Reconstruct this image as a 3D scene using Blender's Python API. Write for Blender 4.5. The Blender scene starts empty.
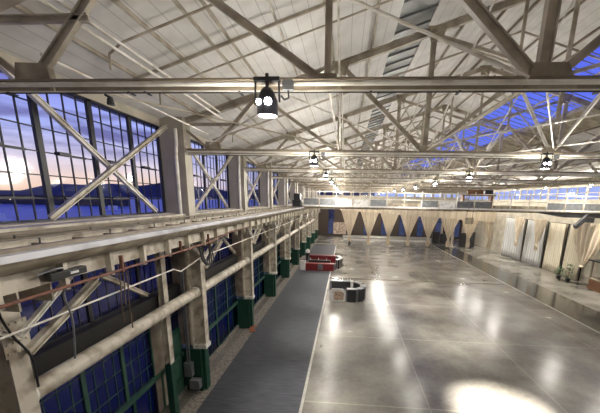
import bpy, bmesh, math, random
from mathutils import Vector, Matrix
random.seed(7)
PI = math.pi
C = bpy.context.scene.collection
V = Vector

# ------------------------------------------------------------------ materials
def new_mat(name):
    m = bpy.data.materials.new(name); m.use_nodes = True
    nt = m.node_tree
    for n in list(nt.nodes): nt.nodes.remove(n)
    out = nt.nodes.new('ShaderNodeOutputMaterial')
    return m, nt, out

def paint(name, col, rough=0.5, metal=0.0, var=0.15, scale=3.0, dirt=None, dirt_amt=0.3, spec=0.5, bump=0.0):
    m, nt, out = new_mat(name)
    b = nt.nodes.new('ShaderNodeBsdfPrincipled')
    b.inputs['Roughness'].default_value = rough
    b.inputs['Metallic'].default_value = metal
    b.inputs['Specular IOR Level'].default_value = spec
    tc = nt.nodes.new('ShaderNodeTexCoord')
    geo = nt.nodes.new('ShaderNodeNewGeometry')
    nz = nt.nodes.new('ShaderNodeTexNoise'); nz.inputs['Scale'].default_value = scale
    nz.inputs['Detail'].default_value = 5
    nt.links.new(geo.outputs['Position'], nz.inputs['Vector'])
    ramp = nt.nodes.new('ShaderNodeValToRGB')
    d = dirt if dirt else tuple(c*(1-dirt_amt) for c in col)
    ramp.color_ramp.elements[0].position = 0.32
    ramp.color_ramp.elements[0].color = (*d, 1)
    ramp.color_ramp.elements[1].position = 0.32 + max(0.02, 0.5-var)
    ramp.color_ramp.elements[1].color = (*col, 1)
    nt.links.new(nz.outputs['Fac'], ramp.inputs['Fac'])
    nt.links.new(ramp.outputs['Color'], b.inputs['Base Color'])
    if bump:
        bp = nt.nodes.new('ShaderNodeBump'); bp.inputs['Strength'].default_value = bump
        nt.links.new(nz.outputs['Fac'], bp.inputs['Height'])
        nt.links.new(bp.outputs['Normal'], b.inputs['Normal'])
    nt.links.new(b.outputs['BSDF'], out.inputs['Surface'])
    return m

def emit(name, col, s):
    m, nt, out = new_mat(name)
    e = nt.nodes.new('ShaderNodeEmission'); e.inputs['Color'].default_value = (*col, 1)
    e.inputs['Strength'].default_value = s
    nt.links.new(e.outputs['Emission'], out.inputs['Surface'])
    return m

def glass(name, tint=(1, 1, 1), refl=0.08):
    m, nt, out = new_mat(name)
    t = nt.nodes.new('ShaderNodeBsdfTransparent'); t.inputs['Color'].default_value = (*tint, 1)
    g = nt.nodes.new('ShaderNodeBsdfGlossy'); g.inputs['Roughness'].default_value = 0.08
    mx = nt.nodes.new('ShaderNodeMixShader'); mx.inputs['Fac'].default_value = refl
    nt.links.new(t.outputs[0], mx.inputs[1]); nt.links.new(g.outputs[0], mx.inputs[2])
    nt.links.new(mx.outputs[0], out.inputs['Surface'])
    return m

def concrete_mat():
    m, nt, out = new_mat('polished_concrete')
    N = nt.nodes.new; L = nt.links.new
    b = N('ShaderNodeBsdfPrincipled')
    geo = N('ShaderNodeNewGeometry')
    sep = N('ShaderNodeSeparateXYZ'); L(geo.outputs['Position'], sep.inputs[0])
    n1 = N('ShaderNodeTexNoise'); n1.inputs['Scale'].default_value = 0.35; n1.inputs['Detail'].default_value = 8
    n2 = N('ShaderNodeTexNoise'); n2.inputs['Scale'].default_value = 4.0; n2.inputs['Detail'].default_value = 8
    for n in (n1, n2): L(geo.outputs['Position'], n.inputs['Vector'])
    r = N('ShaderNodeValToRGB')
    r.color_ramp.elements[0].position = 0.3; r.color_ramp.elements[0].color = (0.075, 0.068, 0.058, 1)
    r.color_ramp.elements[1].position = 0.7; r.color_ramp.elements[1].color = (0.25, 0.235, 0.205, 1)
    mixn = N('ShaderNodeMath'); mixn.operation = 'MULTIPLY_ADD'; mixn.inputs[1].default_value = 0.2
    L(n2.outputs['Fac'], mixn.inputs[0])
    h = N('ShaderNodeMath'); h.operation = 'MULTIPLY'; h.inputs[1].default_value = 0.8
    L(n1.outputs['Fac'], h.inputs[0]); L(h.outputs[0], mixn.inputs[2])
    L(mixn.outputs[0], r.inputs['Fac'])
    # saw-cut joints every 8.05 m across and 6.6 m along
    def joint(sock, per, off, w):
        a = N('ShaderNodeMath'); a.operation = 'ADD'; a.inputs[1].default_value = -off + per*50
        L(sock, a.inputs[0])
        mo = N('ShaderNodeMath'); mo.operation = 'MODULO'; mo.inputs[1].default_value = per
        L(a.outputs[0], mo.inputs[0])
        lt = N('ShaderNodeMath'); lt.operation = 'LESS_THAN'; lt.inputs[1].default_value = w
        L(mo.outputs[0], lt.inputs[0])
        return lt
    j1 = joint(sep.outputs['Y'], 7.85, 13.5, 0.09)
    j2 = joint(sep.outputs['X'], 6.6, 4.4, 0.07)
    mx = N('ShaderNodeMath'); mx.operation = 'MAXIMUM'; L(j1.outputs[0], mx.inputs[0]); L(j2.outputs[0], mx.inputs[1])
    mc = N('ShaderNodeMix'); mc.data_type = 'RGBA'
    mf = N('ShaderNodeMath'); mf.operation = 'MULTIPLY'; mf.inputs[1].default_value = 0.24
    L(mx.outputs[0], mf.inputs[0]); L(mf.outputs[0], mc.inputs[0])
    L(r.outputs['Color'], mc.inputs[6]); mc.inputs[7].default_value = (0.50, 0.46, 0.38, 1)
    L(mc.outputs[2], b.inputs['Base Color'])
    rr = N('ShaderNodeMapRange'); rr.inputs[3].default_value = 0.15; rr.inputs[4].default_value = 0.33
    L(n1.outputs['Fac'], rr.inputs[0]); L(rr.outputs[0], b.inputs['Roughness'])
    b.inputs['Specular IOR Level'].default_value = 0.3
    bp = N('ShaderNodeBump'); bp.inputs['Strength'].default_value = 0.02; bp.inputs['Distance'].default_value = 0.02
    L(n2.outputs['Fac'], bp.inputs['Height']); L(bp.outputs[0], b.inputs['Normal'])
    L(b.outputs[0], out.inputs['Surface'])
    return m

def board_mat():
    """painted roof boards with narrow seams running along the hall"""
    m, nt, out = new_mat('painted_roof_boards')
    N = nt.nodes.new; L = nt.links.new
    b = N('ShaderNodeBsdfPrincipled'); b.inputs['Roughness'].default_value = 0.6
    geo = N('ShaderNodeNewGeometry'); sep = N('ShaderNodeSeparateXYZ'); L(geo.outputs['Position'], sep.inputs[0])
    n1 = N('ShaderNodeTexNoise'); n1.inputs['Scale'].default_value = 1.2; n1.inputs['Detail'].default_value = 6
    L(geo.outputs['Position'], n1.inputs['Vector'])
    r = N('ShaderNodeValToRGB')
    r.color_ramp.elements[0].position = 0.3; r.color_ramp.elements[0].color = (0.60, 0.58, 0.55, 1)
    r.color_ramp.elements[1].position = 0.6; r.color_ramp.elements[1].color = (0.74, 0.725, 0.70, 1)
    L(n1.outputs['Fac'], r.inputs['Fac'])
    a = N('ShaderNodeMath'); a.operation = 'ADD'; a.inputs[1].default_value = 50.0; L(sep.outputs['X'], a.inputs[0])
    mo = N('ShaderNodeMath'); mo.operation = 'MODULO'; mo.inputs[1].default_value = 0.42; L(a.outputs[0], mo.inputs[0])
    lt = N('ShaderNodeMath'); lt.operation = 'LESS_THAN'; lt.inputs[1].default_value = 0.02; L(mo.outputs[0], lt.inputs[0])
    f = N('ShaderNodeMath'); f.operation = 'MULTIPLY'; f.inputs[1].default_value = 0.5; L(lt.outputs[0], f.inputs[0])
    mc = N('ShaderNodeMix'); mc.data_type = 'RGBA'; L(f.outputs[0], mc.inputs[0]); L(r.outputs[0], mc.inputs[6])
    mc.inputs[7].default_value = (0.18, 0.16, 0.13, 1)
    L(mc.outputs[2], b.inputs['Base Color']); L(b.outputs[0], out.inputs['Surface'])
    return m

def brick_mat():
    m, nt, out = new_mat('weathered_brick')
    N = nt.nodes.new; L = nt.links.new
    b = N('ShaderNodeBsdfPrincipled'); b.inputs['Roughness'].default_value = 0.9
    geo = N('ShaderNodeNewGeometry'); sep = N('ShaderNodeSeparateXYZ'); L(geo.outputs['Position'], sep.inputs[0])
    ad = N('ShaderNodeMath'); L(sep.outputs['X'], ad.inputs[0]); L(sep.outputs['Y'], ad.inputs[1])
    cb = N('ShaderNodeCombineXYZ'); L(ad.outputs[0], cb.inputs[0]); L(sep.outputs['Z'], cb.inputs[1])
    br = N('ShaderNodeTexBrick'); br.inputs['Scale'].default_value = 3.5
    br.inputs['Color1'].default_value = (0.05, 0.032, 0.024, 1); br.inputs['Color2'].default_value = (0.085, 0.06, 0.045, 1)
    br.inputs['Mortar'].default_value = (0.10, 0.09, 0.075, 1)
    L(cb.outputs[0], br.inputs['Vector']); L(br.outputs['Color'], b.inputs['Base Color'])
    L(b.outputs[0], out.inputs['Surface'])
    return m

def carpet_mat():
    m, nt, out = new_mat('charcoal_carpet')
    N = nt.nodes.new; L = nt.links.new
    b = N('ShaderNodeBsdfPrincipled'); b.inputs['Roughness'].default_value = 0.75
    b.inputs['Sheen Weight'].default_value = 0.1
    geo = N('ShaderNodeNewGeometry')
    mp = N('ShaderNodeMapping'); mp.inputs['Scale'].default_value = (1.2, 7, 1); L(geo.outputs['Position'], mp.inputs[0])
    n = N('ShaderNodeTexNoise'); n.inputs['Scale'].default_value = 1.0; n.inputs['Detail'].default_value = 8; L(mp.outputs[0], n.inputs['Vector'])
    r = N('ShaderNodeValToRGB')
    r.color_ramp.elements[0].position = 0.3; r.color_ramp.elements[0].color = (0.018, 0.020, 0.027, 1)
    r.color_ramp.elements[1].position = 0.75; r.color_ramp.elements[1].color = (0.050, 0.054, 0.066, 1)
    L(n.outputs['Fac'], r.inputs[0]); L(r.outputs[0], b.inputs['Base Color'])
    L(b.outputs[0], out.inputs['Surface'])
    return m

def cloth_mat(name, c1, c2, trans=0.25):
    m, nt, out = new_mat(name)
    N = nt.nodes.new; L = nt.links.new
    d = N('ShaderNodeBsdfDiffuse'); t = N('ShaderNodeBsdfTranslucent'); mx = N('ShaderNodeMixShader'); mx.inputs[0].default_value = trans
    geo = N('ShaderNodeNewGeometry'); mp = N('ShaderNodeMapping'); mp.inputs['Scale'].default_value = (6, 6, 0.3); L(geo.outputs['Position'], mp.inputs[0])
    n = N('ShaderNodeTexNoise'); n.inputs['Scale'].default_value = 1.0; L(mp.outputs[0], n.inputs['Vector'])
    r = N('ShaderNodeValToRGB'); r.color_ramp.elements[0].position = 0.35; r.color_ramp.elements[0].color = (*c1, 1)
    r.color_ramp.elements[1].position = 0.65; r.color_ramp.elements[1].color = (*c2, 1); L(n.outputs['Fac'], r.inputs[0])
    L(r.outputs[0], d.inputs[0]); L(r.outputs[0], t.inputs[0]); L(d.outputs[0], mx.inputs[1]); L(t.outputs[0], mx.inputs[2])
    L(mx.outputs[0], out.inputs['Surface'])
    return m

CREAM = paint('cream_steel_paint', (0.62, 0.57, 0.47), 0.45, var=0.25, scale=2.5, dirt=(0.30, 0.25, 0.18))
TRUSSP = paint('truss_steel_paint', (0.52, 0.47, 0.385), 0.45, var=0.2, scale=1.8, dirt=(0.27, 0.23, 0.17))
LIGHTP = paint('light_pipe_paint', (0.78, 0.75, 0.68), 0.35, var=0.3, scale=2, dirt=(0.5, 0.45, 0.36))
DARKT = paint('brown_chord_paint', (0.27, 0.225, 0.165), 0.5, var=0.2)
WALLP = paint('cream_wall_plaster', (0.58, 0.53, 0.43), 0.8, var=0.2, scale=1.0)
TANP = paint('tan_girder_paint', (0.46, 0.41, 0.31), 0.45, var=0.15, scale=2.2, dirt=(0.20, 0.16, 0.11))
GLOSSW = paint('worn_rail_steel', (0.74, 0.75, 0.80), 0.25, metal=0.2, var=0.3, scale=1.4)
GREEN = paint('dark_green_paint', (0.012, 0.06, 0.036), 0.4, var=0.25, scale=3)
GREENL = paint('sash_green_paint', (0.03, 0.085, 0.055), 0.45, var=0.25, scale=3)
BLACK = paint('black_metal', (0.018, 0.018, 0.02), 0.4, var=0.3)
FRAME = paint('dark_window_steel', (0.022, 0.022, 0.026), 0.5, var=0.3)
RUST = paint('rusty_red_pipe', (0.23, 0.085, 0.05), 0.6, var=0.1, scale=6, dirt=(0.12, 0.05, 0.03))
ROPE = paint('brown_rope', (0.14, 0.09, 0.05), 0.8)
GREY = paint('grey_steel', (0.25, 0.26, 0.27), 0.35, metal=0.4)
PIERM = paint('stained_pier_concrete', (0.36, 0.32, 0.25), 0.85, var=0.08, scale=1.6, dirt=(0.16, 0.115, 0.08), bump=0.2)
UPPER = paint('upper_column_paint', (0.50, 0.46, 0.38), 0.6, var=0.05, scale=0.9, dirt=(0.38, 0.34, 0.27))
BRICK = brick_mat()
CONC = concrete_mat()
DARKC = paint('dark_aisle_and_bridge_shadow', (0.07, 0.065, 0.055), 0.12, var=0.2, scale=0.8, spec=0.8)  # aisle floor tone, also used for the bridge's painted floor shadow
SLAB = paint('rough_edge_concrete', (0.30, 0.27, 0.23), 0.9, var=0.08, scale=7, dirt=(0.10, 0.085, 0.07), bump=0.3)
BOARD = board_mat()
CARPET = carpet_mat()
TAPE = paint('pale_edge_strip', (0.40, 0.385, 0.34), 0.5, var=0.1, scale=6)
RED = paint('red_counter_front', (0.22, 0.02, 0.025), 0.4, var=0.25)
WHITE = paint('white_paint', (0.80, 0.79, 0.76), 0.5, var=0.3)
GREYTOP = paint('grey_countertop', (0.20, 0.21, 0.22), 0.3, var=0.25)
CURT = cloth_mat('peach_curtain_cloth', (0.60, 0.51, 0.39), (0.78, 0.69, 0.55))
CURTW = cloth_mat('cream_panel_cloth', (0.72, 0.64, 0.48), (0.84, 0.78, 0.64), 0.1)
GREYCL = cloth_mat('pale_grey_panel_cloth', (0.55, 0.55, 0.54), (0.72, 0.72, 0.70), 0.1)
WOOD = paint('brown_wood', (0.22, 0.10, 0.04), 0.5, var=0.15, scale=5)
LEAF = paint('leaf_green', (0.04, 0.12, 0.03), 0.6, var=0.2, scale=9)
TERRA = paint('loose_brick_red', (0.45, 0.16, 0.08), 0.85, var=0.2, scale=12)
GLASS = glass('clear_pane_glass', (0.93, 0.94, 0.97), 0.012)
GLASSB = glass('blue_skylight_glass', (0.70, 0.75, 1.0), 0.03)
GLASSD = glass('dusty_lower_glass', (0.30, 0.32, 0.38), 0.07)
SKYM = paint('grey_skylight_sheet', (0.27, 0.28, 0.28), 0.4, metal=0.2, var=0.2, scale=1.5)
LENS = emit('lit_lamp_lens', (1.0, 0.96, 0.92), 30)
BULB = emit('lit_lamp_bulb', (0.93, 0.94, 1.0), 22)
FLUO = emit('lit_tube', (1.0, 0.97, 0.9), 9)

# ------------------------------------------------------------------ helpers
class MB:
    def __init__(s): s.v = []; s.f = []; s.sm = False
    def box(s, x0, x1, y0, y1, z0, z1):
        n = len(s.v)
        s.v += [V((x, y, z)) for z in (z0, z1) for y in (y0, y1) for x in (x0, x1)]
        s.f += [tuple(n+i for i in q) for q in ((0, 2, 3, 1), (4, 5, 7, 6), (0, 1, 5, 4), (2, 6, 7, 3), (0, 4, 6, 2), (1, 3, 7, 5))]
        return s
    def bar(s, p, q, w, h=None, side=None):
        """box beam from p to q; w along 'side' direction, h across it"""
        h = h or w
        p, q = V(p), V(q); d = (q-p).normalized()
        a = V(side) if side else (V((0, 0, 1)).cross(d) if abs(d.z) < .98 else V((1, 0, 0)))
        a = (a - d*a.dot(d)).normalized(); b = d.cross(a)
        n = len(s.v)
        for e in (p, q):
            for (i, j) in ((-1, -1), (1, -1), (1, 1), (-1, 1)):
                s.v.append(e + a*(i*w/2) + b*(j*h/2))
        s.f += [tuple(n+i for i in t) for t in ((3, 2, 1, 0), (4, 5, 6, 7), (0, 1, 5, 4), (1, 2, 6, 5), (2, 3, 7, 6), (3, 0, 4, 7))]
        return s
    def ibeam(s, p, q, w, h, t=0.03, side=None):
        """two flanges w wide and a web h deep"""
        p, q = V(p), V(q); d = (q-p).normalized()
        a = V(side) if side else V((0, 1, 0)); a = (a-d*a.dot(d)).normalized(); b = d.cross(a)
        o = b*(h/2-t/2)
        s.bar(p+o, q+o, w, t, a); s.bar(p-o, q-o, w, t, a); s.bar(p, q, t, h-2*t, a)
        return s
    def tube(s, pts, r, seg=8):
        pts = [V(p) for p in pts]
        for p, q in zip(pts[:-1], pts[1:]):
            d = (q-p).normalized(); a = (V((0, 0, 1)).cross(d) if abs(d.z) < .95 else V((1, 0, 0)).cross(d)).normalized(); b = d.cross(a)
            n = len(s.v)
            for e in (p, q):
                for i in range(seg):
                    t = 2*PI*i/seg; s.v.append(e+a*(r*math.cos(t))+b*(r*math.sin(t)))
            for i in range(seg):
                j = (i+1) % seg; s.f.append((n+i, n+j, n+seg+j, n+seg+i))
            s.f.append(tuple(n+i for i in range(seg))[::-1]); s.f.append(tuple(n+seg+i for i in range(seg)))
        return s
    def lathe(s, c, prof, seg=16):
        c = V(c); n = len(s.v)
        for (r, z) in prof:
            for i in range(seg):
                t = 2*PI*i/seg; s.v.append(c+V((r*math.cos(t), r*math.sin(t), z)))
        for k in range(len(prof)-1):
            for i in range(seg):
                j = (i+1) % seg; s.f.append((n+k*seg+i, n+k*seg+j, n+(k+1)*seg+j, n+(k+1)*seg+i))
        s.f.append(tuple(n+i for i in range(seg))[::-1]); m = n+(len(prof)-1)*seg; s.f.append(tuple(m+i for i in range(seg)))
        return s
    def prism(s, poly, axis, a0, a1):
        """poly of 2D points; axis 'y': (x,z), 'z': (x,y), 'x': (y,z)"""
        n = len(s.v); k = len(poly)
        for a in (a0, a1):
            for (u, w) in poly:
                s.v.append(V({'y': (u, a, w), 'z': (u, w, a), 'x': (a, u, w)}[axis]))
        s.f.append(tuple(n+i for i in range(k))); s.f.append(tuple(n+k+i for i in range(k))[::-1])
        for i in range(k):
            j = (i+1) % k; s.f.append((n+j, n+i, n+k+i, n+k+j))
        return s
    def quadgrid(s, fn, nu, nv):
        n = len(s.v)
        for j in range(nv+1):
            for i in range(nu+1): s.v.append(V(fn(i/nu, j/nv)))
        for j in range(nv):
            for i in range(nu):
                a = n+j*(nu+1)+i; s.f.append((a, a+1, a+nu+2, a+nu+1))
        return s
    def build(s, name, mat, parent=None, label=None, smooth=False, bevel=0):
        me = bpy.data.meshes.new(name)
        off = Vector((0, 0, 0)); p = parent
        while p: off += Vector(p.location); p = p.parent
        me.from_pydata([tuple(v-off) for v in s.v], [], s.f); me.update()
        bm = bmesh.new(); bm.from_mesh(me); bmesh.ops.recalc_face_normals(bm, faces=bm.faces); bm.to_mesh(me); bm.free()
        me.materials.append(mat)
        if smooth:
            for f in me.polygons: f.use_smooth = True
        o = bpy.data.objects.new(name, me); C.objects.link(o)
        if parent: o.parent = parent
        if label: o['label'] = label
        if bevel:
            b = o.modifiers.new('bevel', 'BEVEL'); b.width = bevel; b.segments = 2
        return o

def build_each(mb, name, mat, parent):
    """every separate piece of the mesh becomes a part of its own"""
    par = list(range(len(mb.v)))
    def find(a):
        while par[a] != a: par[a] = par[par[a]]; a = par[a]
        return a
    for f in mb.f:
        for q in f[1:]: par[find(q)] = find(f[0])
    grp = {}
    for f in mb.f: grp.setdefault(find(f[0]), []).append(f)
    for fs in grp.values():
        idx = sorted({i for f in fs for i in f}); mp_ = {a: b for b, a in enumerate(idx)}
        q = MB(); q.v = [mb.v[i] for i in idx]; q.f = [tuple(mp_[i] for i in f) for f in fs]
        q.build(name, mat, parent)
def tag(o, label, cat, group=None, kind=None):
    o['label'] = label; o['category'] = cat
    if group: o['group'] = group
    if kind: o['kind'] = kind
    return o
def thing(name, label, cat, loc, group=None):
    o = bpy.data.objects.new(name, None); C.objects.link(o); o.location = loc; o.empty_display_size = .2
    return tag(o, label, cat, group)
def struct(name, mb, mat, parent=None):
    o = mb.build(name, mat, parent)
    if not parent: o['kind'] = 'structure'
    return o
def dup(o, off, label=None, group=None, parent=None):
    c = o.copy(); C.objects.link(c)
    if parent is None:
        c.location = V(o.location)+V(off)
        if label: c['label'] = label
        if group: c['group'] = group
    else: c.parent = parent
    for ch in [x for x in bpy.data.objects if x.parent == o]:
        dup(ch, (0, 0, 0), parent=c)
    return c
ORD = ['first', 'second', 'third', 'fourth', 'fifth', 'sixth', 'seventh', 'eighth', 'ninth', 'tenth', 'eleventh', 'twelfth', 'thirteenth',
       'fourteenth', 'fifteenth', 'sixteenth', 'seventeenth', 'eighteenth', 'nineteenth', 'twentieth']

# ------------------------------------------------------------------ dimensions (metres)
BAY = 8.05; Y0 = 6.1
YT = [Y0+BAY*k for k in range(10)]          # truss and column lines
YB = -4.0; YF = 86.6                         # back and far ends
XW = -8.3; XI = -7.1                         # glazing line, inner face of the columns
XR = 8.3; XE = 23.7; XS = 31.3               # ridge, right eave of the main roof, side-hall wall
def roofz(x): return 9.8+5.8+.32*x if x <= XR else 9.8+5.8+.32*XR-.32*(x-XR)
ZC = 11.78                                   # bottom chord

# ------------------------------------------------------------------ floor
struct('floor', MB().box(-8.7, XS+.3, YB, YF+.3, -.3, 0), CONC)
struct('trim_1', MB().box(-7.35, -6.62, YB, YF, 0, .02), SLAB)
struct('trim_2', MB().box(20.35, 24.2, YB, YF-14, 0, .006), DARKC)
struct('trim_3', MB().box(20.22, 20.38, YB, YF-14, 0, .012), TAPE)
struct('bridge_shadow_strip', MB().box(-3.0, 20.3, 38.5, 39.0, 0, .005), DARKC)  # crane bridge's shadow on the floor, painted as a dark strip
tag(MB().box(-6.62, -1.86, YB, 68, 0, .014).build('carpet_runner', CARPET), 'long charcoal carpet laid along the window side of the hall', 'carpet')
tag(MB().box(-1.86, -1.72, YB, 68, 0, .011).build('edging_strip', TAPE), 'pale strip along the right edge of the charcoal carpet', 'edging')

# ------------------------------------------------------------------ left wall
w = MB()
w.box(-8.7, -8.1, YB, YF, 12.72, 13.35)
w.box(-8.7, -7.75, YB, YF, 8.25, 9.08)
struct('wall_left', w, WALLP)
struct('trim_5', MB().box(-8.45, -7.75, YB, YF, 5.05, 5.75), paint('black_spandrel', (0.03, 0.027, 0.024), 0.5, var=0.1))
struct('trim_6', MB().box(-8.4, -7.85, YB, YF, 0, .28), SLAB)

struct('wall_left.001', MB().box(-8.2, -7.96, 11.55, 12.5, 0, 5.05), PIERM)
wn = 0
def pane_grid(y0, y1, z0, z1, ncol, nrow, major, bar, x, depth=.05, mats=None, skip=None):
    """steel sash in the plane X=x"""
    m = MB(); fr = MB()
    t = .05
    fr.box(x-depth, x+depth, y0, y0+t*1.6, z0, z1).box(x-depth, x+depth, y1-t*1.6, y1, z0, z1)
    fr.box(x-depth, x+depth, y0, y1, z0, z0+t).box(x-depth, x+depth, y0, y1, z1-t*1.4, z1)
    for i in range(1, ncol):
        y = y0+(y1-y0)*i/ncol
        if major and i % major == 0: fr.box(x-depth, x+depth, y-.08, y+.08, z0, z1)
        else: m.box(x-.02, x+.02, y-bar/2, y+bar/2, z0, z1)
    for j in range(1, nrow):
        z = z0+(z1-z0)*j/nrow
        m.box(x-.02, x+.02, y0, y1, z-bar/2, z+bar/2)
    return fr, m
def window_unit(y0, y1, z0, z1, ncol, nrow, major, x, fm, gm, bar=.03, name=None):
    global wn; wn += 1
    g = MB().box(x-.006, x+.006, y0+.03, y1-.03, z0+.03, z1-.03)
    root = struct('window_%d' % wn, g, gm)
    fr, m = pane_grid(y0, y1, z0, z1, ncol, nrow, major, bar, x)
    fr.build('window_frame', fm, root); m.build('glazing_bars', fm, root)
    return root, fr
for k in range(-1, 10):
    ya = Y0+BAY*k+.28; yb = Y0+BAY*(k+1)-.28
    yb = min(yb, YF-.1)
    r, _ = window_unit(ya, yb, 9.08, 12.72, 16, 6, 4, -8.2, FRAME, GLASS)
    # ventilator sashes with heavier frames and small pull brackets
    vb = MB()
    for q in range(4):
        yy = ya+(yb-ya)*(q*4+1)/16; y2 = ya+(yb-ya)*(q*4+3)/16
        vb.box(-8.17, -8.12, yy, y2, 10.86, 10.92).box(-8.17, -8.12, yy, y2, 9.66, 9.72)
        vb.box(-8.17, -8.0, yy-.1, yy+.28, 10.86, 10.95)
    vb.build('ventilator_sash', FRAME, r)
    window_unit(ya, yb, 5.75, 8.25, 18, 2, 6, -8.1, FRAME, GLASSD)
    if k == 0:
        window_unit(ya, 11.55, 2.1, 5.05, 12, 4, 4, -8.0, GREENL, GLASSD)
        window_unit(12.35, yb, 2.1, 5.05, 2, 4, 0, -8.0, GREENL, GLASSD)
    else:
        window_unit(ya, yb, 2.1, 5.05, 16, 4, 4, -8.0, GREENL, GLASSD)
    # glazed lower leaf with green stiles
    window_unit(ya, yb, .28, 2.1, 8, 1, 2, -8.0, GREEN, GLASSD, bar=.05)
    MBt = MB().box(-8.12, -7.86, ya, yb, 2.02, 2.2)
    MBt.build('transom', GREENL, bpy.data.objects['window_%d' % wn])

# cross bracing rods across the upper windows
def brace_pair(k):
    y = Y0+BAY*k
    t = thing('window_bracing', ('cream X bracing crossing the nearest tall upper window' if k == 0 else
              'cream X bracing across the %s upper window from the camera' % ORD[k]), 'brace', (-8.0, y, 8.6), 'crossed braces over the upper windows')
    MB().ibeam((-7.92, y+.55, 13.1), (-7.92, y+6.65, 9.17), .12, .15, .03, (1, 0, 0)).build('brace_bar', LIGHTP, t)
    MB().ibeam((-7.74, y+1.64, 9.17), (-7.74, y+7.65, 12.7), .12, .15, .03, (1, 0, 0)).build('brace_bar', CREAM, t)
for k in range(0, 5): brace_pair(k)

# ------------------------------------------------------------------ wall columns
def column(k):
    y = Y0+BAY*k-(.6 if k == 0 else 0)
    nm = 'nearest the camera, at the left edge' if k == 0 else '%s from the camera' % ORD[k]
    t = thing('wall_column', 'cream steel column with green painted base, %s along the windows' % nm, 'column', (-7.4, y, 0), 'columns along the window wall')
    p = MB().box(-8.35, -7.42, y-.38, y+.38, 2.6, 8.3); p.build('pier', PIERM, t)
    u = MB().box(-8.32, -7.1, y-.28, y+.28, 8.3, 13.1)
    u.box(-7.10, -7.06, y-.31, y+.31, 8.3, 13.1)
    u.build('upper_shaft', UPPER, t)
    s = MB().box(-7.4, -6.8, y-.05, y+.05, 2.5, 8.3)
    s.box(-7.44, -7.36, y-.28, y+.28, 2.5, 8.4).box(-6.82, -6.76, y-.20, y+.20, 2.5, 8.3)
    s.build('front_shaft', CREAM, t)
    cp = MB().box(-7.4, -6.72, y-.27, y+.27, 2.36, 2.56); cp.build('shaft_collar', LIGHTP, t)
    b = MB().box(-8.3, -7.0, y-.36, y+.36, 0.02, 2.36).box(-7.0, -6.84, y-.22, y+.22, .02, 2.36); b.build('base', GREEN, t, 'dark green painted base', bevel=.02)
    gp = MB().box(-6.76, -6.73, y-.27, y+.27, 6.5, 7.25)
    for a in (-.2, -.07, .07, .2):
        for z in (6.6, 6.8, 7.0, 7.2): gp.box(-6.73, -6.705, y+a-.025, y+a+.025, z-.025, z+.025)
    gp.build('gusset_plate', CREAM, t)
    # bracket plates with rivets under the runway
    rp = MB().box(-6.9, -6.1, y-.36, y-.32, 7.6, 8.4).box(-6.9, -6.1, y+.32, y+.36, 7.6, 8.4)
    for z in (7.75, 7.95, 8.15):
        for x in (-6.7, -6.4): rp.box(x-.03, x+.03, y-.39, y-.36, z-.03, z+.03)
    rp.build('bracket_plate', CREAM, t)
    X = -6.66
    for a, b_, wd in (((y, 6.9), (y-1.7, 8.15), .12), ((y, 6.9), (y+1.4, 7.85), .11), ((y+.1, 6.5), (y+2.2, 7.55), .17), ((y+2.35, 7.65), (y+4.2, 6.5), .13)):
        MB().ibeam((X, a[0], a[1]), (X, b_[0], b_[1]), wd, wd, .03, (1, 0, 0)).build('knee_brace', LIGHTP if wd < .13 else CREAM, t)
    MB().tube([(-7.3, y-.6, 8.6), (-7.3, y-.6, 11.6), (-7.3, y-.5, 12.0), (-7.3, y-.5, 12.6)], .075, 8).build('downpipe', LIGHTP, t, smooth=False)
    return t
for k in range(-0, 10): column(k)
# slender extra post in the middle of the first bay, painted green at the foot
t = thing('door_post', 'slender cream post with green foot standing in the first window bay', 'post', (-7.3, 12.0, 0))
MB().box(-7.66, -7.62, 11.85, 12.15, 2.6, 8.3).box(-7.44, -7.40, 11.85, 12.15, 2.6, 8.3).box(-7.64, -7.42, 11.98, 12.02, 2.6, 8.3).build('shaft', CREAM, t)
MB().box(-7.67, -7.39, 11.83, 12.17, 0.02, 2.6).build('foot', GREEN, t)
# green door beside the post
global_door = MB().box(-7.95, -7.86, 12.5, 13.6, 0.05, 3.6)
d = struct('door_1', global_door, GREEN)
pd = MB()
for (a, b_) in ((.3, 1.0), (1.2, 2.2), (2.4, 3.4)): pd.box(-7.86, -7.83, 12.65, 13.45, a, b_)
pd.build('door_panel', GREENL, d)

# junction boxes & conduits at the base of the second column
t = thing('junction_box', 'grey electrical boxes with conduits on the green base of the second column', 'electrical box', (-7.4, 13.55, 1.2))
MB().box(-7.75, -7.35, 13.45, 13.72, 1.0, 1.75).build('upper_box', GREY, t, bevel=.015)
MB().box(-7.5, -7.0, 13.4, 13.72, .35, .85).build('lower_box', GREY, t, bevel=.015)
MB().tube([(-7.6, 13.6, 1.75), (-7.6, 13.6, 6.4)], .035).tube([(-7.48, 13.6, 1.75), (-7.48, 13.6, 6.4)], .035).build('conduit', GREY, t)

# ------------------------------------------------------------------ crane runway
t = thing('crane_runway', 'cream steel crane runway girder running the length of the window wall', 'girder', (-5.7, 40, 8.3))
m = MB().box(-5.95, -5.40, YB, YF-.1, 8.76, 8.81).box(-5.44, -5.40, YB, YF-.1, 8.69, 8.76)
m.build('top_flange', GLOSSW, t, 'pale worn top flange')
m = MB()
m.quadgrid(lambda u, v: (-5.78+.30*math.sin(PI*.5*v), YB+(YF-.1-YB)*u, 8.42+.28*v), 2, 8)
m.box(-5.82, -5.78, YB, YF-.1, 8.42, 8.76)
m.build('girder_web', TANP, t)
MB().box(-5.72, -5.62, YB, YF-.1, 8.81, 8.88).build('crane_rail', DARKT, t, 'dark crane rail')
MB().box(-7.72, -6.1, YB, YF-.1, 8.66, 8.74).build('walkway', CREAM, t)
MB().box(-6.95, -6.60, YB, YF-.1, 8.74, 8.86).build('back_girder', CREAM, t)
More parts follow.
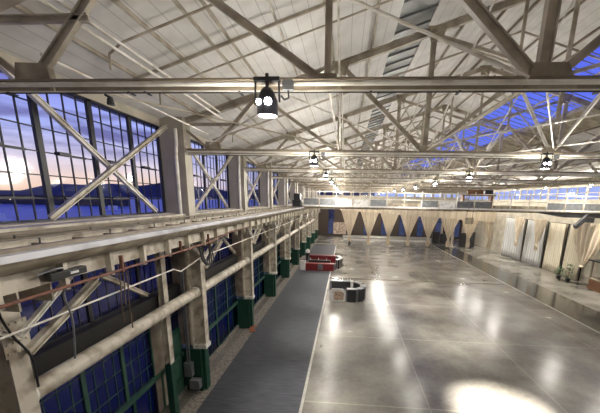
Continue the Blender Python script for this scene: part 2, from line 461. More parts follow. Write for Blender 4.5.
MB().box(-7.75, -7.25, YB, YF-.1, 8.98, 9.05).build('ledge', CREAM, t)
MB().box(-7.25, -7.20, YB, YF-.1, 8.85, 8.98).build('ledge_edge', DARKT, t)
MB().box(-6.16, -6.06, YB, YF-.1, 8.0, 8.34).build('lower_plank', CREAM, t)
MB().box(-6.22, -5.85, YB, YF-.1, 8.56, 8.60).build('soffit_angle', DARKT, t)
m = MB()
y = YB+.6
while y < YF-1:
    m.box(-6.06, -5.9, y, y+.10, 7.80, 8.56); y += BAY/6
build_each(m, 'stiffener', CREAM, t)
m = MB()
y = YB
while y < YF-1:
    m.box(-7.2, -6.1, y, y+.06, 8.74, 8.79); y += BAY/8
build_each(m, 'cross_tie', DARKT, t)
# conductor bars beside the rail
t = thing('conductor_rail', 'thin dark conductor bars on brackets between the crane rail and the windows', 'rail', (-6.3, 40, 8.95))
MB().tube([(-6.35, YB, 8.93), (-6.35, YF-.2, 8.93)], .02).build('bar', DARKT, t)
MB().tube([(-6.9, YB, 8.96), (-6.9, YF-.2, 8.96)], .018).build('bar', DARKT, t)
m = MB(); y = 2.0
while y < YF-1:
    m.box(-6.36, -6.34, y, y+.03, 8.80, 8.93).box(-6.91, -6.89, y, y+.03, 8.87, 8.95); y += 2.0
build_each(m, 'bracket', BLACK, t)

t = thing('rusty_pipe', 'rusty red pipe hung under the crane runway in front of the nearest windows', 'pipe', (-5.95, 9, 7.83))
MB().tube([(-5.82, 2.5, 7.9), (-5.82, 13.0, 7.9), (-5.82, 15.5, 8.1), (-5.82, 19, 8.1)], .035).build('pipe_run', RUST, t)
m = MB()
for y in (7.6, 10.6, 12.9): m.box(-5.86, -5.78, y-.03, y+.03, 7.84, 8.27)
build_each(m, 'pipe_hanger', RUST, t)
tag(MB().tube([(-6.45, 2.5, 7.1), (-6.45, 11.1, 7.1), (-6.45, 11.6, 6.9), (-6.45, 13.5, 7.15), (-6.45, 62, 7.15)], .026).build('thin_pipe', LIGHTP),
    'thin white pipe crossing the lower windows below the rusty pipe', 'pipe')
t = thing('large_pipe', 'thick cream horizontal pipe running along the wall below the mid windows', 'pipe', (-7.05, 40, 5.3))
for k in range(0, 8):
    ya = Y0+BAY*k-(.6 if k == 0 else 0)+.06; yb = Y0+BAY*(k+1)-.06
    MB().tube([(-7.12, ya, 5.3), (-7.12, yb, 5.3)], .24, 20).build('pipe_run', CREAM, t, smooth=False)
    for yy in (ya+.05, yb-.3): MB().tube([(-7.12, yy, 5.3), (-7.12, yy+.22, 5.3)], .27, 20).build('pipe_collar', LIGHTP, t)
# hanging cable tangle and rope drops
def cable(pts, r, name, label, mat):
    P = [V(pts[0])]+[V(p) for p in pts]+[V(pts[-1])]; out = []
    for i in range(1, len(P)-2):
        for j in range(5):
            u = j/5; a, b, c, d = P[i-1:i+3]
            out.append(.5*((2*b)+(c-a)*u+(2*a-5*b+4*c-d)*u*u+(3*b-a-3*c+d)*u**3))
    out.append(P[-1]); m = MB(); n = 6
    for i, p in enumerate(out):
        dr = (out[min(i+1, len(out)-1)]-out[max(i-1, 0)]).normalized()
        a = dr.cross(V((1, .1, .2))).normalized(); b = dr.cross(a)
        for k in range(n): m.v.append(p+a*(r*math.cos(2*PI*k/n))+b*(r*math.sin(2*PI*k/n)))
    for i in range(len(out)-1):
        for k in range(n): m.f.append((i*n+k, i*n+(k+1) % n, (i+1)*n+(k+1) % n, (i+1)*n+k))
    return tag(m.build(name, mat, None, smooth=True), label, 'cable')
pts = []
for i in range(26):
    a = i*1.1; pts.append((-6.2+.08*math.sin(i*2.1), 13.3+.45*math.cos(a)+.02*i, 7.35+.55*math.sin(a)))
cable(pts, .03, 'coiled_cable', 'tangle of dark cable hooked on the second column bracket', BLACK)
cable([(-6.0, 5.2, 8.4), (-6.3, 5.0, 8.2), (-6.5, 5.1, 7.6), (-6.55, 5.3, 7.0), (-6.6, 5.6, 6.4), (-6.7, 5.7, 5.6)], .025, 'hanging_cable', 'dark cable hanging down the front of the nearest column', BLACK)
cable([(-5.9, 5.4, 8.25), (-5.9, 5.8, 8.3), (-5.95, 6.1, 8.2), (-6.0, 6.0, 7.7), (-6.1, 6.2, 7.0), (-6.3, 6.3, 6.0)], .022, 'hanging_cable', 'grey cable looping down to the right of the nearest column', GREY)
for i, (y, z) in enumerate(((8.05, 6.2), (8.35, 5.9), (8.2, 6.7))):
    cable([(-6.3, y, 7.9), (-6.3, y+.03, 7.3), (-6.3, y-.03, 6.8), (-6.3, y, z)], .018, 'rope', 'brown rope dangling before the nearest lower window, %s' % ('left strand', 'longest right strand', 'short middle strand')[i], ROPE)['category'] = 'rope'
# boxes on the runway
t = thing('control_box', 'small dark electrical box mounted under the near crane girder', 'electrical box', (-5.9, 5.9, 8.15))
MB().box(-5.98, -5.82, 5.6, 6.5, 8.08, 8.24).build('casing', BLACK, t, bevel=.02)
MB().box(-5.82, -5.80, 6.05, 6.25, 8.14, 8.19).build('plate', WHITE, t)
# cabinet low at the left edge
t = thing('steel_cabinet', 'pale grey steel ducting lying at the lower left corner beside the nearest column', 'duct', (-7.0, 4.6, 4.6))
MB().box(-7.35, -6.5, 3.6, 4.9, 4.75, 5.1).build('duct_body', GREY, t, bevel=.04)
MB().box(-7.3, -6.6, 3.8, 4.8, 4.3, 4.75).build('duct_neck', CREAM, t, bevel=.04)

# loose bricks at the third column
for i in range(7):
    bx = -6.72+random.uniform(-.18, .30); by = 21.3+i*.13+random.uniform(-.06, .06)
    m = MB().bar((bx-.12, by-.05, .06+(.07 if i > 4 else 0)), (bx+.12, by+.06, .06+(.07 if i > 4 else 0)), .11, .07)
    tag(m.build('loose_brick', TERRA, None), 'orange brick in the small pile at the foot of the third column', 'brick', 'loose bricks on the floor')

# ------------------------------------------------------------------ roof
def roof_strip(x0, x1, y0=YB, y1=YF, th=.18, off=.0):
    return MB().prism([(x0, roofz(x0)+off), (x1, roofz(x1)+off), (x1, roofz(x1)+off+th), (x0, roofz(x0)+off+th)], 'y', y0, y1)
struct('ceiling', roof_strip(-8.75, 1.65), BOARD)
struct('ceiling_2', roof_strip(3.0, XR), BOARD).name = 'ceiling.001'
struct('ceiling.002', roof_strip(XR, 11.4), BOARD)
struct('ceiling.003', roof_strip(15.35, XE+.4), BOARD)
struct('ceiling.004', MB().box(XE+.1, XS+.4, YB, YF+.3, 13.3, 13.5), BOARD)
# left, grey skylight strip
t = thing('skylight', 'grey sheeted skylight strip in the left roof slope', 'skylight', (2.6, 40, roofz(2.6)))
roof_strip(1.65, 3.0, th=.04, off=.06).build('sheeting', SKYM, t)
m = MB()
y = YB
while y < YF:
    m.bar((1.65, y, roofz(1.65)+.03), (3.0, y, roofz(3.0)+.03), .05, .08); y += BAY/8
build_each(m, 'rib', GREY, t)
# right, blue glazed skylight
t = thing('skylight', 'long blue glazed skylight in the right roof slope', 'skylight', (13.8, 40, roofz(13.8)))
roof_strip(11.4, 15.35, th=.02, off=.08).build('glazing', GLASSB, t)
m = MB(); y = YB
while y < YF:
    m.bar((11.4, y, roofz(11.4)+.05), (15.35, y, roofz(15.35)+.05), .05, .03); y += .8
m.build('glazing_bars', GREY, t)
m = MB()
for x in (13.3,): m.box(x-.04, x+.04, YB, YF, roofz(x)-.02, roofz(x)+.08)
m.build('cross_rails', TRUSSP, t)
m = MB()
for x in (11.4, 15.35): m.box(x-.07, x+.07, YB, YF, roofz(x)-.12, roofz(x)+.1)
m.build('curb', TANP, t)
roof_strip(15.45, 17.5, th=.05, off=-.06).build('apron', TANP, t, 'tan apron below the glazing')

for i, x in enumerate((-6.6, -5.1, -4.1, -3.6, -2.2, -.7, .8, 4.6, 6.2, 7.6, 9.3, 10.8, 17.6, 19.0, 20.8, 22.4)):
    tag(MB().ibeam((x, YB, roofz(x)-.10), (x, YF, roofz(x)-.07), .06, .12, .015, (1, 0, .32 if x < XR else -.32)).build('purlin', TRUSSP if x < 5 else DARKT),
        'long slender purlin under the roof, %s from the window side' % ORD[i], 'purlin', 'purlins under the roof')
# rafters midway between trusses
for k in range(-1, 9):
    y = Y0+BAY*(k+.5)
    nm = 'nearest' if k == -1 else '%s' % ORD[k+1]
    r = thing('rafter', 'sloping rafter with ridge halfway between trusses, %s from the camera' % nm, 'rafter', (XR, y, roofz(XR)-.3), 'rafters between the trusses')
    MB().bar((-7.6, y, roofz(-7.6)-.24), (XR, y, roofz(XR)-.24), .06, .08).build('sloping_bar', TRUSSP, r)
    MB().bar((XR, y, roofz(XR)-.24), (XE, y, roofz(XE)-.24), .06, .08).build('sloping_bar', TRUSSP, r)

# ------------------------------------------------------------------ roof trusses
def tz(x): return roofz(x)-.36                 # top chord centre line
NB = [-6.0, -.4, 3.3, 8.3, 13.3, 17.0, 22.6]
def make_truss():
    y = YT[0]
    t = thing('roof_truss', '', 'truss', (XR, y, ZC))
    def part(name, mb, mat=TRUSSP, label=None): return mb.build(name, mat, t, label)
    b = MB().box(-7.05, XE+.2, y-.12, y+.12, ZC+.05, ZC+.08).box(-7.05, XE+.2, y-.035, y+.035, ZC-.1, ZC+.05)
    part('bottom_chord', b, DARKT, 'brown bottom chord')
    part('top_chord', MB().ibeam((-7.4, y, tz(-7.4)), (XR, y, tz(XR)), .18, .26, .03))
    part('top_chord', MB().ibeam((XR, y, tz(XR)), (XE, y, tz(XE)), .18, .26, .03))
    def web(x0, z0, x1, z1, w, mat=TRUSSP): part('web_member', MB().ibeam((x0, y, z0), (x1, y, z1), w*.55, w*.85, .025), mat)
    for s in (0, 1):
        X = (lambda x: x) if s == 0 else (lambda x: 2*XR-x)
        web(X(-6.0), ZC, X(-3.8), tz(-3.8), .20)
        web(X(-3.8), tz(-3.8), X(-.4), ZC, .15)
        web(X(-.4), ZC, X(-.4), tz(-.4), .14)
        web(X(-.4), tz(-.4), X(3.2), ZC, .21)
        web(X(3.2), ZC, X(3.2), tz(3.2), .23)
        web(X(3.3), ZC, X(6.5), 14.6, .17)
        web(X(6.5), 14.6, X(8.3)-.02*(1-2*s), ZC, .13, LIGHTP)
        web(X(3.3), tz(3.3)-.2, X(10.1), 14.2, .16)
        web(X(6.5), 14.6, X(6.5), tz(6.5), .13)
        web(X(-6.0), ZC, X(-7.4), 12.9, .13)
        web(X(-7.2), 12.87, X(-4.7), 12.87, .15)
        part('tie_rod', MB().tube([(X(2.95), y-.1, ZC+.06), (X(-3.6), y-.1, 14.4)], .03), LIGHTP)
    web(8.3, ZC, 8.3, tz(8.3), .16)
    g = MB()
    g.prism([(-6.3, ZC-.1), (-5.5, ZC-.1), (-5.6, ZC+.36), (-6.2, ZC+.38)], 'y', y-.07, y+.07)
    g.prism([(2*XR+6.3, ZC-.1), (2*XR+5.5, ZC-.1), (2*XR+5.6, ZC+.36), (2*XR+6.2, ZC+.38)], 'y', y-.07, y+.07)
    for x in NB[1:-1]:
        wd = .30 if abs(x-XR) < 6 else .16
        g.prism([(x-wd*1.4, ZC-.1), (x+wd*1.6, ZC-.1), (x+wd*.9, ZC+wd), (x-wd*.9, ZC+wd)], 'y', y-.07, y+.07)
    for x in (-3.8, -.4, 3.3, 8.3, 13.3, 17.0, 20.4):
        zz = tz(x); g.prism([(x-.35, zz+.1), (x+.35, zz+.1), (x+.2, zz-.4), (x-.2, zz-.4)], 'y', y-.09, y+.09)
    build_each(g, 'gusset_plate', TANP, t)
    return t
truss = make_truss()
truss['label'] = 'nearest steel roof truss, its bottom chord crossing the whole picture near the top'
TL = ['', 'second steel roof truss from the camera, ending at the second wall column', 'third steel roof truss from the camera, ending at the third wall column',
      'fourth steel roof truss from the camera', 'fifth steel roof truss from the camera, just above the railed crane bridge', 'sixth steel roof truss, first one beyond the railed crane bridge',
      'seventh steel roof truss, second one beyond the crane bridge', 'eighth steel roof truss, third one beyond the crane bridge', 'ninth steel roof truss, next to last before the far wall', 'tenth and farthest steel roof truss, nearest the far wall']
truss['group'] = 'steel roof trusses'
for k in range(1, 10): dup(truss, (0, BAY*k, 0), TL[k])

# conduit runs along the nearest trusses
def conduit(k):
    y = YT[k]-.26
    t = thing('conduit_run', ['white conduit pair clipped along the nearest truss, across the whole picture', 'white conduit clipped along the second truss',
              'white conduit clipped along the third truss', 'white conduit clipped along the fourth truss'][k], 'conduit', (XR, y, ZC-.15), 'conduits along the truss chords')
    MB().tube([(-7.0, y, ZC-.06), (XE, y, ZC-.06)], .042).build('conduit_pipe', LIGHTP, t)
    MB().tube([(-7.0, y+.1, ZC-.155), (XE, y+.1, ZC-.155)], .025).build('conduit_pipe', LIGHTP, t)
    MB().tube([(-7.0, y, ZC-.2), (XE, y, ZC-.2)], .012).build('cable', BLACK, t)
    m = MB()
    for x in (-6.2, -3.9, -3.6, -1.9, .35, 1.8, 4.0, 6.6, 9.1, 12): m.box(x-.02, x+.02, y-.05, y+.14, ZC-.21, ZC-.19)
    build_each(m, 'clamp', BLACK, t)
for k in range(4): conduit(k)
t = thing('clip_lamp', 'small black clamp lamp on the near conduit above the upper window', 'lamp', (-4.25, 5.8, ZC-.3))
MB().lathe((-4.22, 5.75, ZC-.42), [(.03, .12), (.05, .1), (.065, 0)], 10).build('shade', BLACK, t)
MB().tube([(-4.22, 5.8, ZC-.30), (-4.35, 5.8, ZC-.24)], .02).build('bracket', BLACK, t)

# longitudinal sway bracing between trusses
for k in range(0, 9):
    y = YT[k]; y2 = YT[k+1]
    t = thing('sway_bracing', 'crossed longitudinal bracing bars between roof trusses %d and %d from the camera' % (k+1, k+2), 'brace', (3.3, y+4, ZC), 'bracing between the trusses')
    for x in (-.4, 3.3, 8.3, 13.3):
        MB().tube([(x, y+.1, ZC+.15), (x, y2-.1, tz(x)-.3)], .03, 6).build('brace_bar', TRUSSP, t)
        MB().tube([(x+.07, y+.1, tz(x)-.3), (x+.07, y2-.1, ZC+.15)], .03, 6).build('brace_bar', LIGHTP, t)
    for x in (-.4, 3.3, 13.3):
        MB().bar((x, y+.1, ZC+.12), (x, y2-.1, ZC+.12), .06, .06).build('strut', TRUSSP, t)
    for x0, x1 in ((-6.0, -.4), (3.3, 8.3), (8.3, 13.3)):
        MB().tube([(x0, y+.1, ZC+.2), (x1, y2-.1, ZC+.2)], .025, 6).build('brace_bar', TRUSSP, t)
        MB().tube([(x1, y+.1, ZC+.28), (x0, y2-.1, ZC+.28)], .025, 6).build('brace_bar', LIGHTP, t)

# pipes along the left roof slope
def longpipe(x, z, y0, y1, r, label):
    tag(MB().tube([(x, y0, z), (x, y1, z)], r).build('ceiling_pipe', LIGHTP), label, 'pipe', None)
longpipe(-5.42, 13.28, 3.0, 13.9, .035, 'upper one of two parallel white pipes under the left roof slope')
longpipe(-5.25, 12.98, 3.0, 13.9, .035, 'lower one of two parallel white pipes under the left roof slope')
longpipe(-6.0, 12.43, 6.4, 13.9, .03, 'single white pipe under the roof edge nearest the upper windows')
for i, (y, x0, x1) in enumerate(((8.2, -5.9, 3.0), (10.8, -6.2, 3.0), (17.5, -6.2, 3), (25.6, -6.2, 3), (33.5, -6.2, 3))):
    tag(MB().tube([(x0, y, roofz(x0)-.9), (x0, y, roofz(x0)-.55), (x0+.35, y, roofz(x0+.35)-.42), (x1, y, roofz(x1)-.42)], .03).build('sprinkler_pipe', TRUSSP),
        'sprinkler branch pipe sloping under the left roof, %s from the camera' % ORD[i], 'pipe', 'sprinkler branch pipes')

# ------------------------------------------------------------------ hanging spotlights
def make_spot(loc, full=True):
    x, y, z = loc
    t = thing('spotlight', '', 'spotlight', loc)
    MB().box(x-.22, x+.22, y-.05, y+.12, z+.30, z+.36).tube([(x, y, z+.2), (x, y, z+.42)], .03).build('clamp', BLACK, t)
    for q in (-1, 1): MB().tube([(x+q*.2, y, z+.30), (x+q*.21, y, z-.02)], .018).build('yoke_arm', BLACK, t)
    MB().lathe((x, y, z), [(.07, .2), (.12, .14), (.175, .0), (.18, -.24), (.165, -.24), (.15, -.18), (.05, -.17)], 20).build('housing', BLACK, t)
    hs = [c for c in bpy.data.objects if c.parent == t and c.name.startswith('housing')][0]
    MB().lathe((x, y, z), [(.15, -.215), (.15, -.235)], 20).build('lens', LENS, hs)
    MB().lathe((x+.05, y-.172, z-.05), [(.01, .055), (.05, .045), (.065, 0), (.05, -.045), (.01, -.055)], 12).lathe((x-.11, y-.14, z-.05), [(.01, .045), (.04, .035), (.05, 0), (.04, -.035), (.01, -.045)], 12).build('side_port', BULB, hs, 'lit side opening')
    MB().box(x+.27, x+.45, y-.06, y+.04, z+.16, z+.31).build('ballast_box', GREY, t)
    MB().tube([(x+.36, y, z+.16), (x+.37, y, z+.05), (x+.29, y, z+.02), (x+.24, y, z+.08)], .016).build('power_cable', BLACK, t)
    return t
LX = (-1.4, 7.95)
LZ = 11.42
s0 = make_spot((LX[0], YT[0]-.35, LZ))
s0['label'] = 'large black spotlight with lit lens on the nearest truss'; s0['group'] = 'hanging spotlights'
RN = ['left', 'right']
for r in (0, 1):
    for k in range(0, 10):
        if (r, k) == (0, 0): continue
        if r == 1 and k == 0: continue
        dup(s0, (LX[r]-LX[0], BAY*k, 0), '%s black spotlight in the %s row, under the %s truss' % ('small lit' if k > 2 else 'lit', RN[r], ORD[k]))
def spot(x, y, e, size=70, blend=.6):
    l = bpy.data.lights.new('spot_lamp', 'SPOT'); l.energy = e; l.spot_size = math.radians(size); l.spot_blend = blend
    l.shadow_soft_size = .15; l.color = (1.0, .95, .87)
    o = bpy.data.objects.new('spot_lamp', l); C.objects.link(o); o.location = (x, y, LZ-.28)
def pt(x, y, z, e, rad=.25, col=(1.0, .945, .85)):
    l = bpy.data.lights.new('lamp_glow', 'POINT'); l.energy = e; l.shadow_soft_size = rad; l.color = col
    o = bpy.data.objects.new('lamp_glow', l); C.objects.link(o); o.location = (x, y, z)
for r in (0, 1):
    for k in range(0, 10):
        y = YT[k]-.35
        if (r, k) == (1, 1): spot(LX[r], y, 60000, 30, 1.0)
        else: spot(LX[r], y, (5000, 8000)[r], 46, 1.0)
        pt(LX[r], y, LZ-.42, (380, 560, 650, 700, 700, 900, 1100, 1200, 1200, 1200)[k], .4)
# third row over the side hall
for k in (3, 4, 5, 6, 7, 8):
    dup(s0, (27.0-LX[0], BAY*k, .6), 'lit black spotlight in the row over the side hall, level with the %s truss' % ORD[k])
    spot(27.0, YT[k]-.35, 5000, 70, 1.0); pt(27.0, YT[k]-.35, LZ+.1, 900, .25)
    tag(MB().tube([(27.0, YT[k]-.35, LZ+.95), (27.0, YT[k]-.35, 13.3)], .03).build('hanging_rod', BLACK), 'black rod carrying the side hall spotlight level with the %s truss' % ORD[k], 'rod')

# ------------------------------------------------------------------ crane bridge (railed walkway across the hall)
BY = 39.3
t = thing('crane_bridge', 'railed steel crane bridge spanning the hall at mid height', 'bridge', (12, BY, 9.0))
xa, xb = -5.35, 31.0
MB().box(xa, xb, BY, BY+.12, 8.98, 9.14).build('lower_rail', WHITE, t)
MB().box(xa, xb, BY, BY+1.4, 8.88, 8.97).build('deck', TANP, t)
MB().box(xa, xb, BY+1.3, BY+1.5, 8.7, 9.5).build('back_girder', TANP, t)
MB().tube([(xa, BY, 10.75), (xb, BY, 10.75)], .04).build('top_rail', LIGHTP, t)
MB().tube([(xa, BY, 9.95), (xb, BY, 9.95)], .03).build('middle_rail', LIGHTP, t)
i = 0; x = xa
while x < xb:
    MB().box(x-.04, x+.04, BY-.02, BY+.08, 8.98, 11.0).build('post', WHITE if i % 5 in (2, 4) else CREAM, t); x += 2.07; i += 1
# infill panels between posts
x = xa; i = 0
m = MB(); mw = MB()
while x < xb-2:
    tgt = mw if i in (2, 3, 8, 17) else m
    if i not in (5, 6, 11, 12, 13): tgt.box(x+.08, x+1.95, BY+.1, BY+.13, 9.15, 9.9)
    x += 2.07; i += 1
build_each(m, 'infill_panel', GREY, t); build_each(mw, 'white_infill_panel', WHITE, t)
# trolley
t = thing('crane_trolley', 'brown hoist trolley resting on the crane bridge right of centre', 'hoist', (15.5, BY+.8, 9.6))
m = MB().box(13.8, 17.8, BY+.25, BY+1.25, 10.6, 10.75).box(14.0, 14.2, BY+.3, BY+1.2, 9.0, 10.6).box(17.3, 17.5, BY+.3, BY+1.2, 9.0, 10.6)
build_each(m, 'trolley_frame', WOOD, t)
m = MB(); 
m.v; m.tube([(14.6, BY+.8, 11.0), (16.4, BY+.8, 11.0)], .28, 14).build('hoist_drum', WOOD, t)
MB().box(16.6, 17.5, BY+.4, BY+1.1, 10.75, 11.3).build('motor', BLACK, t, bevel=.05)
MB().tube([(14.9, BY+.8, 10.8), (14.9, BY+.8, 8.0)], .03).tube([(15.6, BY+.8, 10.8), (15.6, BY+.8, 8.0)], .03).build('hoist_rope', BLACK, t)
MB().box(14.75, 15.75, BY+.7, BY+.9, 7.2, 8.0).build('hook_block', TANP, t, bevel=.05)
# end truck at left
t = thing('bridge_end_truck', 'black end carriage of the crane bridge on the left runway', 'machinery', (-6.3, BY+.5, 9.0))
MB().box(-6.5, -5.45, BY-1.0, BY+2.0, 8.90, 9.7).build('carriage', BLACK, t, bevel=.05)
MB().box(-6.4, -5.6, BY-.5, BY+.5, 9.7, 10.5).build('gearbox', BLACK, t, bevel=.08)
# dark hoist below the right end
t = thing('bridge_cab', 'dark machinery hanging under the right end of the crane bridge', 'machinery', (27.5, BY+.8, 8.4))
MB().prism([(22.5, 8.85), (30.9, 8.85), (30.9, 8.3), (26.0, 8.3)], 'y', BY+.1, BY+1.2).build('shadow_beam', BLACK, t)  # black wedge puts the dark shadow beam under the bridge into solid shape
MB().bar((26.9, BY-.4, 7.2), (28.3, BY-.2, 8.6), .4, .5).build('motor', BLACK, t, bevel=.05)
MB().box(28.0, 28.8, BY-.6, BY-.1, 7.8, 8.4).build('gearbox', BLACK, t, bevel=.05)
# lantern on the right edge
t = thing('hanging_lantern', 'black hanging lantern near the right edge under the crane bridge', 'lantern', (28.9, 36.1, 6.2))
MB().tube([(28.9, 36.1, 8.9), (28.9, 36.1, 6.95)], .02).build('chain', BLACK, t)
MB().lathe((28.9, 36.1, 6.3), [(.05, .65), (.75, .4), (.8, .3)], 14).build('hood', BLACK, t)
MB().lathe((28.9, 36.1, 6.3), [(.62, .3), (.62, -.05)], 14).build('shade', TANP, t)
MB().lathe((28.9, 36.1, 6.3), [(.8, -.05), (.8, -.2), (.3, -.3)], 14).build('base_ring', BLACK, t)

# ------------------------------------------------------------------ curtains
def curtain_mesh(x, y, ztop, w, ztie, zfoot, wt=.3, along='x'):
    def fn(u, v):
        z = ztop+(zfoot-ztop)*v
        if z > ztie:
            f = (ztop-z)/(ztop-ztie); hw = (w/2)*(1-f**.92)+wt/2*f
        else:
            f = (ztie-z)/(ztie-zfoot); hw = wt/2+.26*math.sin(f*PI*.85)
        a = (u-.5)*2*hw
        d = .10*math.sin(u*PI*13)*(1-.5*abs(v-.5))+.10*math.sin(u*PI*4+1)
        d *= min(1, .35+hw/1.2)
        return (x+a, y+d, z) if along == 'x' else (x+d, y+a, z)
    return MB().quadgrid(fn, 64, 28)
def curtain(x, y, zt, w, ztie, zfoot, label, mat=CURT, along='x', foot=False):
    t = thing('curtain', label, 'curtain', (x, y, zfoot), 'gathered curtains')
    o = curtain_mesh(x, y, zt, w, ztie, zfoot, along=along).build('cloth', mat, t, smooth=True)
    s = o.modifiers.new('thickness', 'SOLIDIFY'); s.thickness = .03
    MB().lathe((x, y, ztie-.1), [(.2, 0), (.25, .05), (.25, .15), (.2, .2)], 14).build('tie_band', mat, t)
    if foot: MB().lathe((x+.1, y, .0), [(.3, 0), (.34, .5), (.2, 1.0)], 12).build('floor_weight', BLACK, t, 'black floor weight')
    return t
CY = 69
for i in range(9):
    x = 1.0+4.27*i
    if i == 5: pass
    zt = 7.75-.062*max(0, x) if x < 26 else 6.2
    curtain(x, CY, zt, 4.0 if i < 6 else 3.6, 1.9, .25, 'peach curtain gathered at the foot below the far valance, %s from the left' % ORD[i], foot=(i == 0))
# valance
t = thing('valance', 'peach cloth valance stretched above the row of gathered curtains', 'valance', (15, CY-.5, 7))
m = MB().quadgrid(lambda u, v: (-1.2+36*u, CY-.55+.06*math.sin(u*180), (8.35-.2*u)*(1-v)+(7.6-.062*(-1.2+36*u)*.9)*v), 120, 3)
o = m.build('cloth', CURT, t); o.modifiers.new('thickness', 'SOLIDIFY').thickness = .03
MB().tube([(-1.2, CY-.45, 8.38), (34.8, CY-.45, 8.18)], .06).build('hanging_rod', BLACK, t)
# shorter curtains and pale panels on the right
for i, (x, y, zt, zti, zf) in enumerate(((29.2, 55.3, 7.6, 3.5, 2.7), (29.2, 49.6, 7.6, 3.6, 2.8))):
    curtain(x, y, zt, 3.4, zti, zf, 'short peach swag before the pale grey wall panels, %s' % ('left one' if i == 0 else 'right one'), along='y')
def swag():
    def fn(u, v):
        hw = 3.1*(1-v**2.2)+.35; a = (u-.5)*2*hw
        return (29.3+.12*math.sin(u*PI*11), 39.8+a*.75, 7.7-5.3*v)
    t = thing('curtain', 'large peach swag bulging beside the wooden bar on the right', 'curtain', (29.3, 39.8, 2.4), 'gathered curtains')
    o = MB().quadgrid(fn, 44, 24).build('cloth', CURT, t, smooth=True)
    o.modifiers.new('thickness', 'SOLIDIFY').thickness = .03
    MB().lathe((29.3, 39.8, 2.3), [(.3, 0), (.4, .1), (.3, .25)], 12).build('tie_band', CURT, t)
swag()
pn = [(56.1, 63.0, GREYCL, 'wide pale grey wall panel farthest along the right wall'), (50.3, 55.8, GREYCL, 'pale grey wall panel next to the first cream panel'),
      (45.9, 49.8, CURTW, 'cream wall panel right beside the grey panels'), (42.2, 45.5, CURTW, 'cream wall panel nearest the large swag')]
for (ya, yb, mt, lb) in pn:
    t = thing('wall_panel', lb, 'panel', (30.9, (ya+yb)/2, 0), 'tall panels along the right wall')
    f = MB().quadgrid(lambda u, v: (30.75+.05*math.sin(u*PI*16), ya+.1+(yb-ya-.2)*u+(.5-u)*.5*v, .05+7.1*v), 64, 6).build('cloth_face', mt, t, smooth=True)
    f.modifiers.new('thickness', 'SOLIDIFY').thickness = .03
    MB().box(30.95, 31.05, ya, yb, 7.1, 7.2).build('top_bar', BLACK, t)
    for yy in (ya, yb-.1): MB().box(30.95, 31.05, yy, yy+.1, .0, 7.1).build('stand', BLACK, t)

# ------------------------------------------------------------------ far and right walls
struct('wall_far', MB().box(-8.7, XS+.6, YF, YF+.35, 7.3, 11.0).box(-8.7, XS+.6, YF, YF+.35, 11.9, 18.6), WALLP)
m = MB(); xs = []
xw = -4.7
edges = [-8.7]
while xw < 30:
    edges += [xw, xw+1.7]; xs.append(xw); xw += 4.83
edges.append(XS+.6)
for a, b_ in zip(edges[0::2], edges[1::2]): m.box(a, b_, YF, YF+.35, 0, 7.3)
for xw in xs: m.box(xw, xw+1.7, YF, YF+.35, 0, .6)
struct('wall_far.001', m, BRICK)
for xw in xs:
    wn += 1
    r = struct('window_%d' % wn, MB().box(xw, xw+1.7, YF+.1, YF+.12, .6, 7.3), GLASSD)
    m = MB().box(xw, xw+.1, YF+.05, YF+.17, .6, 7.3).box(xw+1.6, xw+1.7, YF+.05, YF+.17, .6, 7.3).box(xw, xw+1.7, YF+.05, YF+.17, 4.4, 4.7).box(xw+.8, xw+.88, YF+.05, YF+.17, .6, 7.3)
    for z in (1.9, 3.1, 5.6, 6.5): m.box(xw, xw+1.7, YF+.08, YF+.14, z, z+.06)
    m.build('window_frame', FRAME, r)
# clerestory strip on the far wall
wn += 1
r = struct('window_%d' % wn, MB().box(-8.5, XS, YF+.1, YF+.12, 11.0, 11.9), GLASS)
m = MB(); x = -8.5
while x < XS: m.box(x, x+.5, YF+.0, YF+.2, 11.0, 11.9); x += 2.4
m.build('window_frame', TANP, r)
# right wall of the side hall, with a clerestory band
struct('wall_right', MB().box(XS, XS+.3, YB, YF, 0, 10.5).box(XS, XS+.3, YB, YF, 12.1, 13.4), WALLP)
wn += 1
r = struct('window_%d' % wn, MB().box(XS+.1, XS+.12, YB, YF, 10.5, 12.1), GLASS)
m = MB(); y = YB; i = 0
while y < YF:
    wdt = .35 if i % 4 == 0 else .08
    m.box(XS+.02, XS+.2, y, y+wdt, 10.5, 12.1); y += 2.01; i += 1
m.box(XS+.02, XS+.2, YB, YF, 11.3, 11.38)
m.build('window_frame', CREAM, r)
struct('wall_back', MB().box(-8.7, XS+.6, YB-.3, YB, 0, 18.6), WALLP)
# right-hand eave columns carrying the main roof are slender and stand beyond the aisle
for i, k in enumerate((8, 9)):
    y = YT[k]
    t = thing('aisle_column', 'slender cream column under the right roof edge, %s' % ('nearer of the far pair' if i == 0 else 'farther of the far pair'), 'column', (XE, y, 0))
    MB().ibeam((XE, y, .05), (XE, y, 11.7), .4, .4, .04).build('shaft', CREAM, t)
    MB().box(XE-.35, XE+.35, y-.35, y+.35, 0, .3).build('base_plate', CREAM, t)
tag(MB().ibeam((XE, YB, 12.1), (XE, YF, 12.1), .3, .6, .05, (1, 0, 0)).build('eave_beam', TANP), 'long tan eave beam carrying the right ends of the trusses', 'beam')

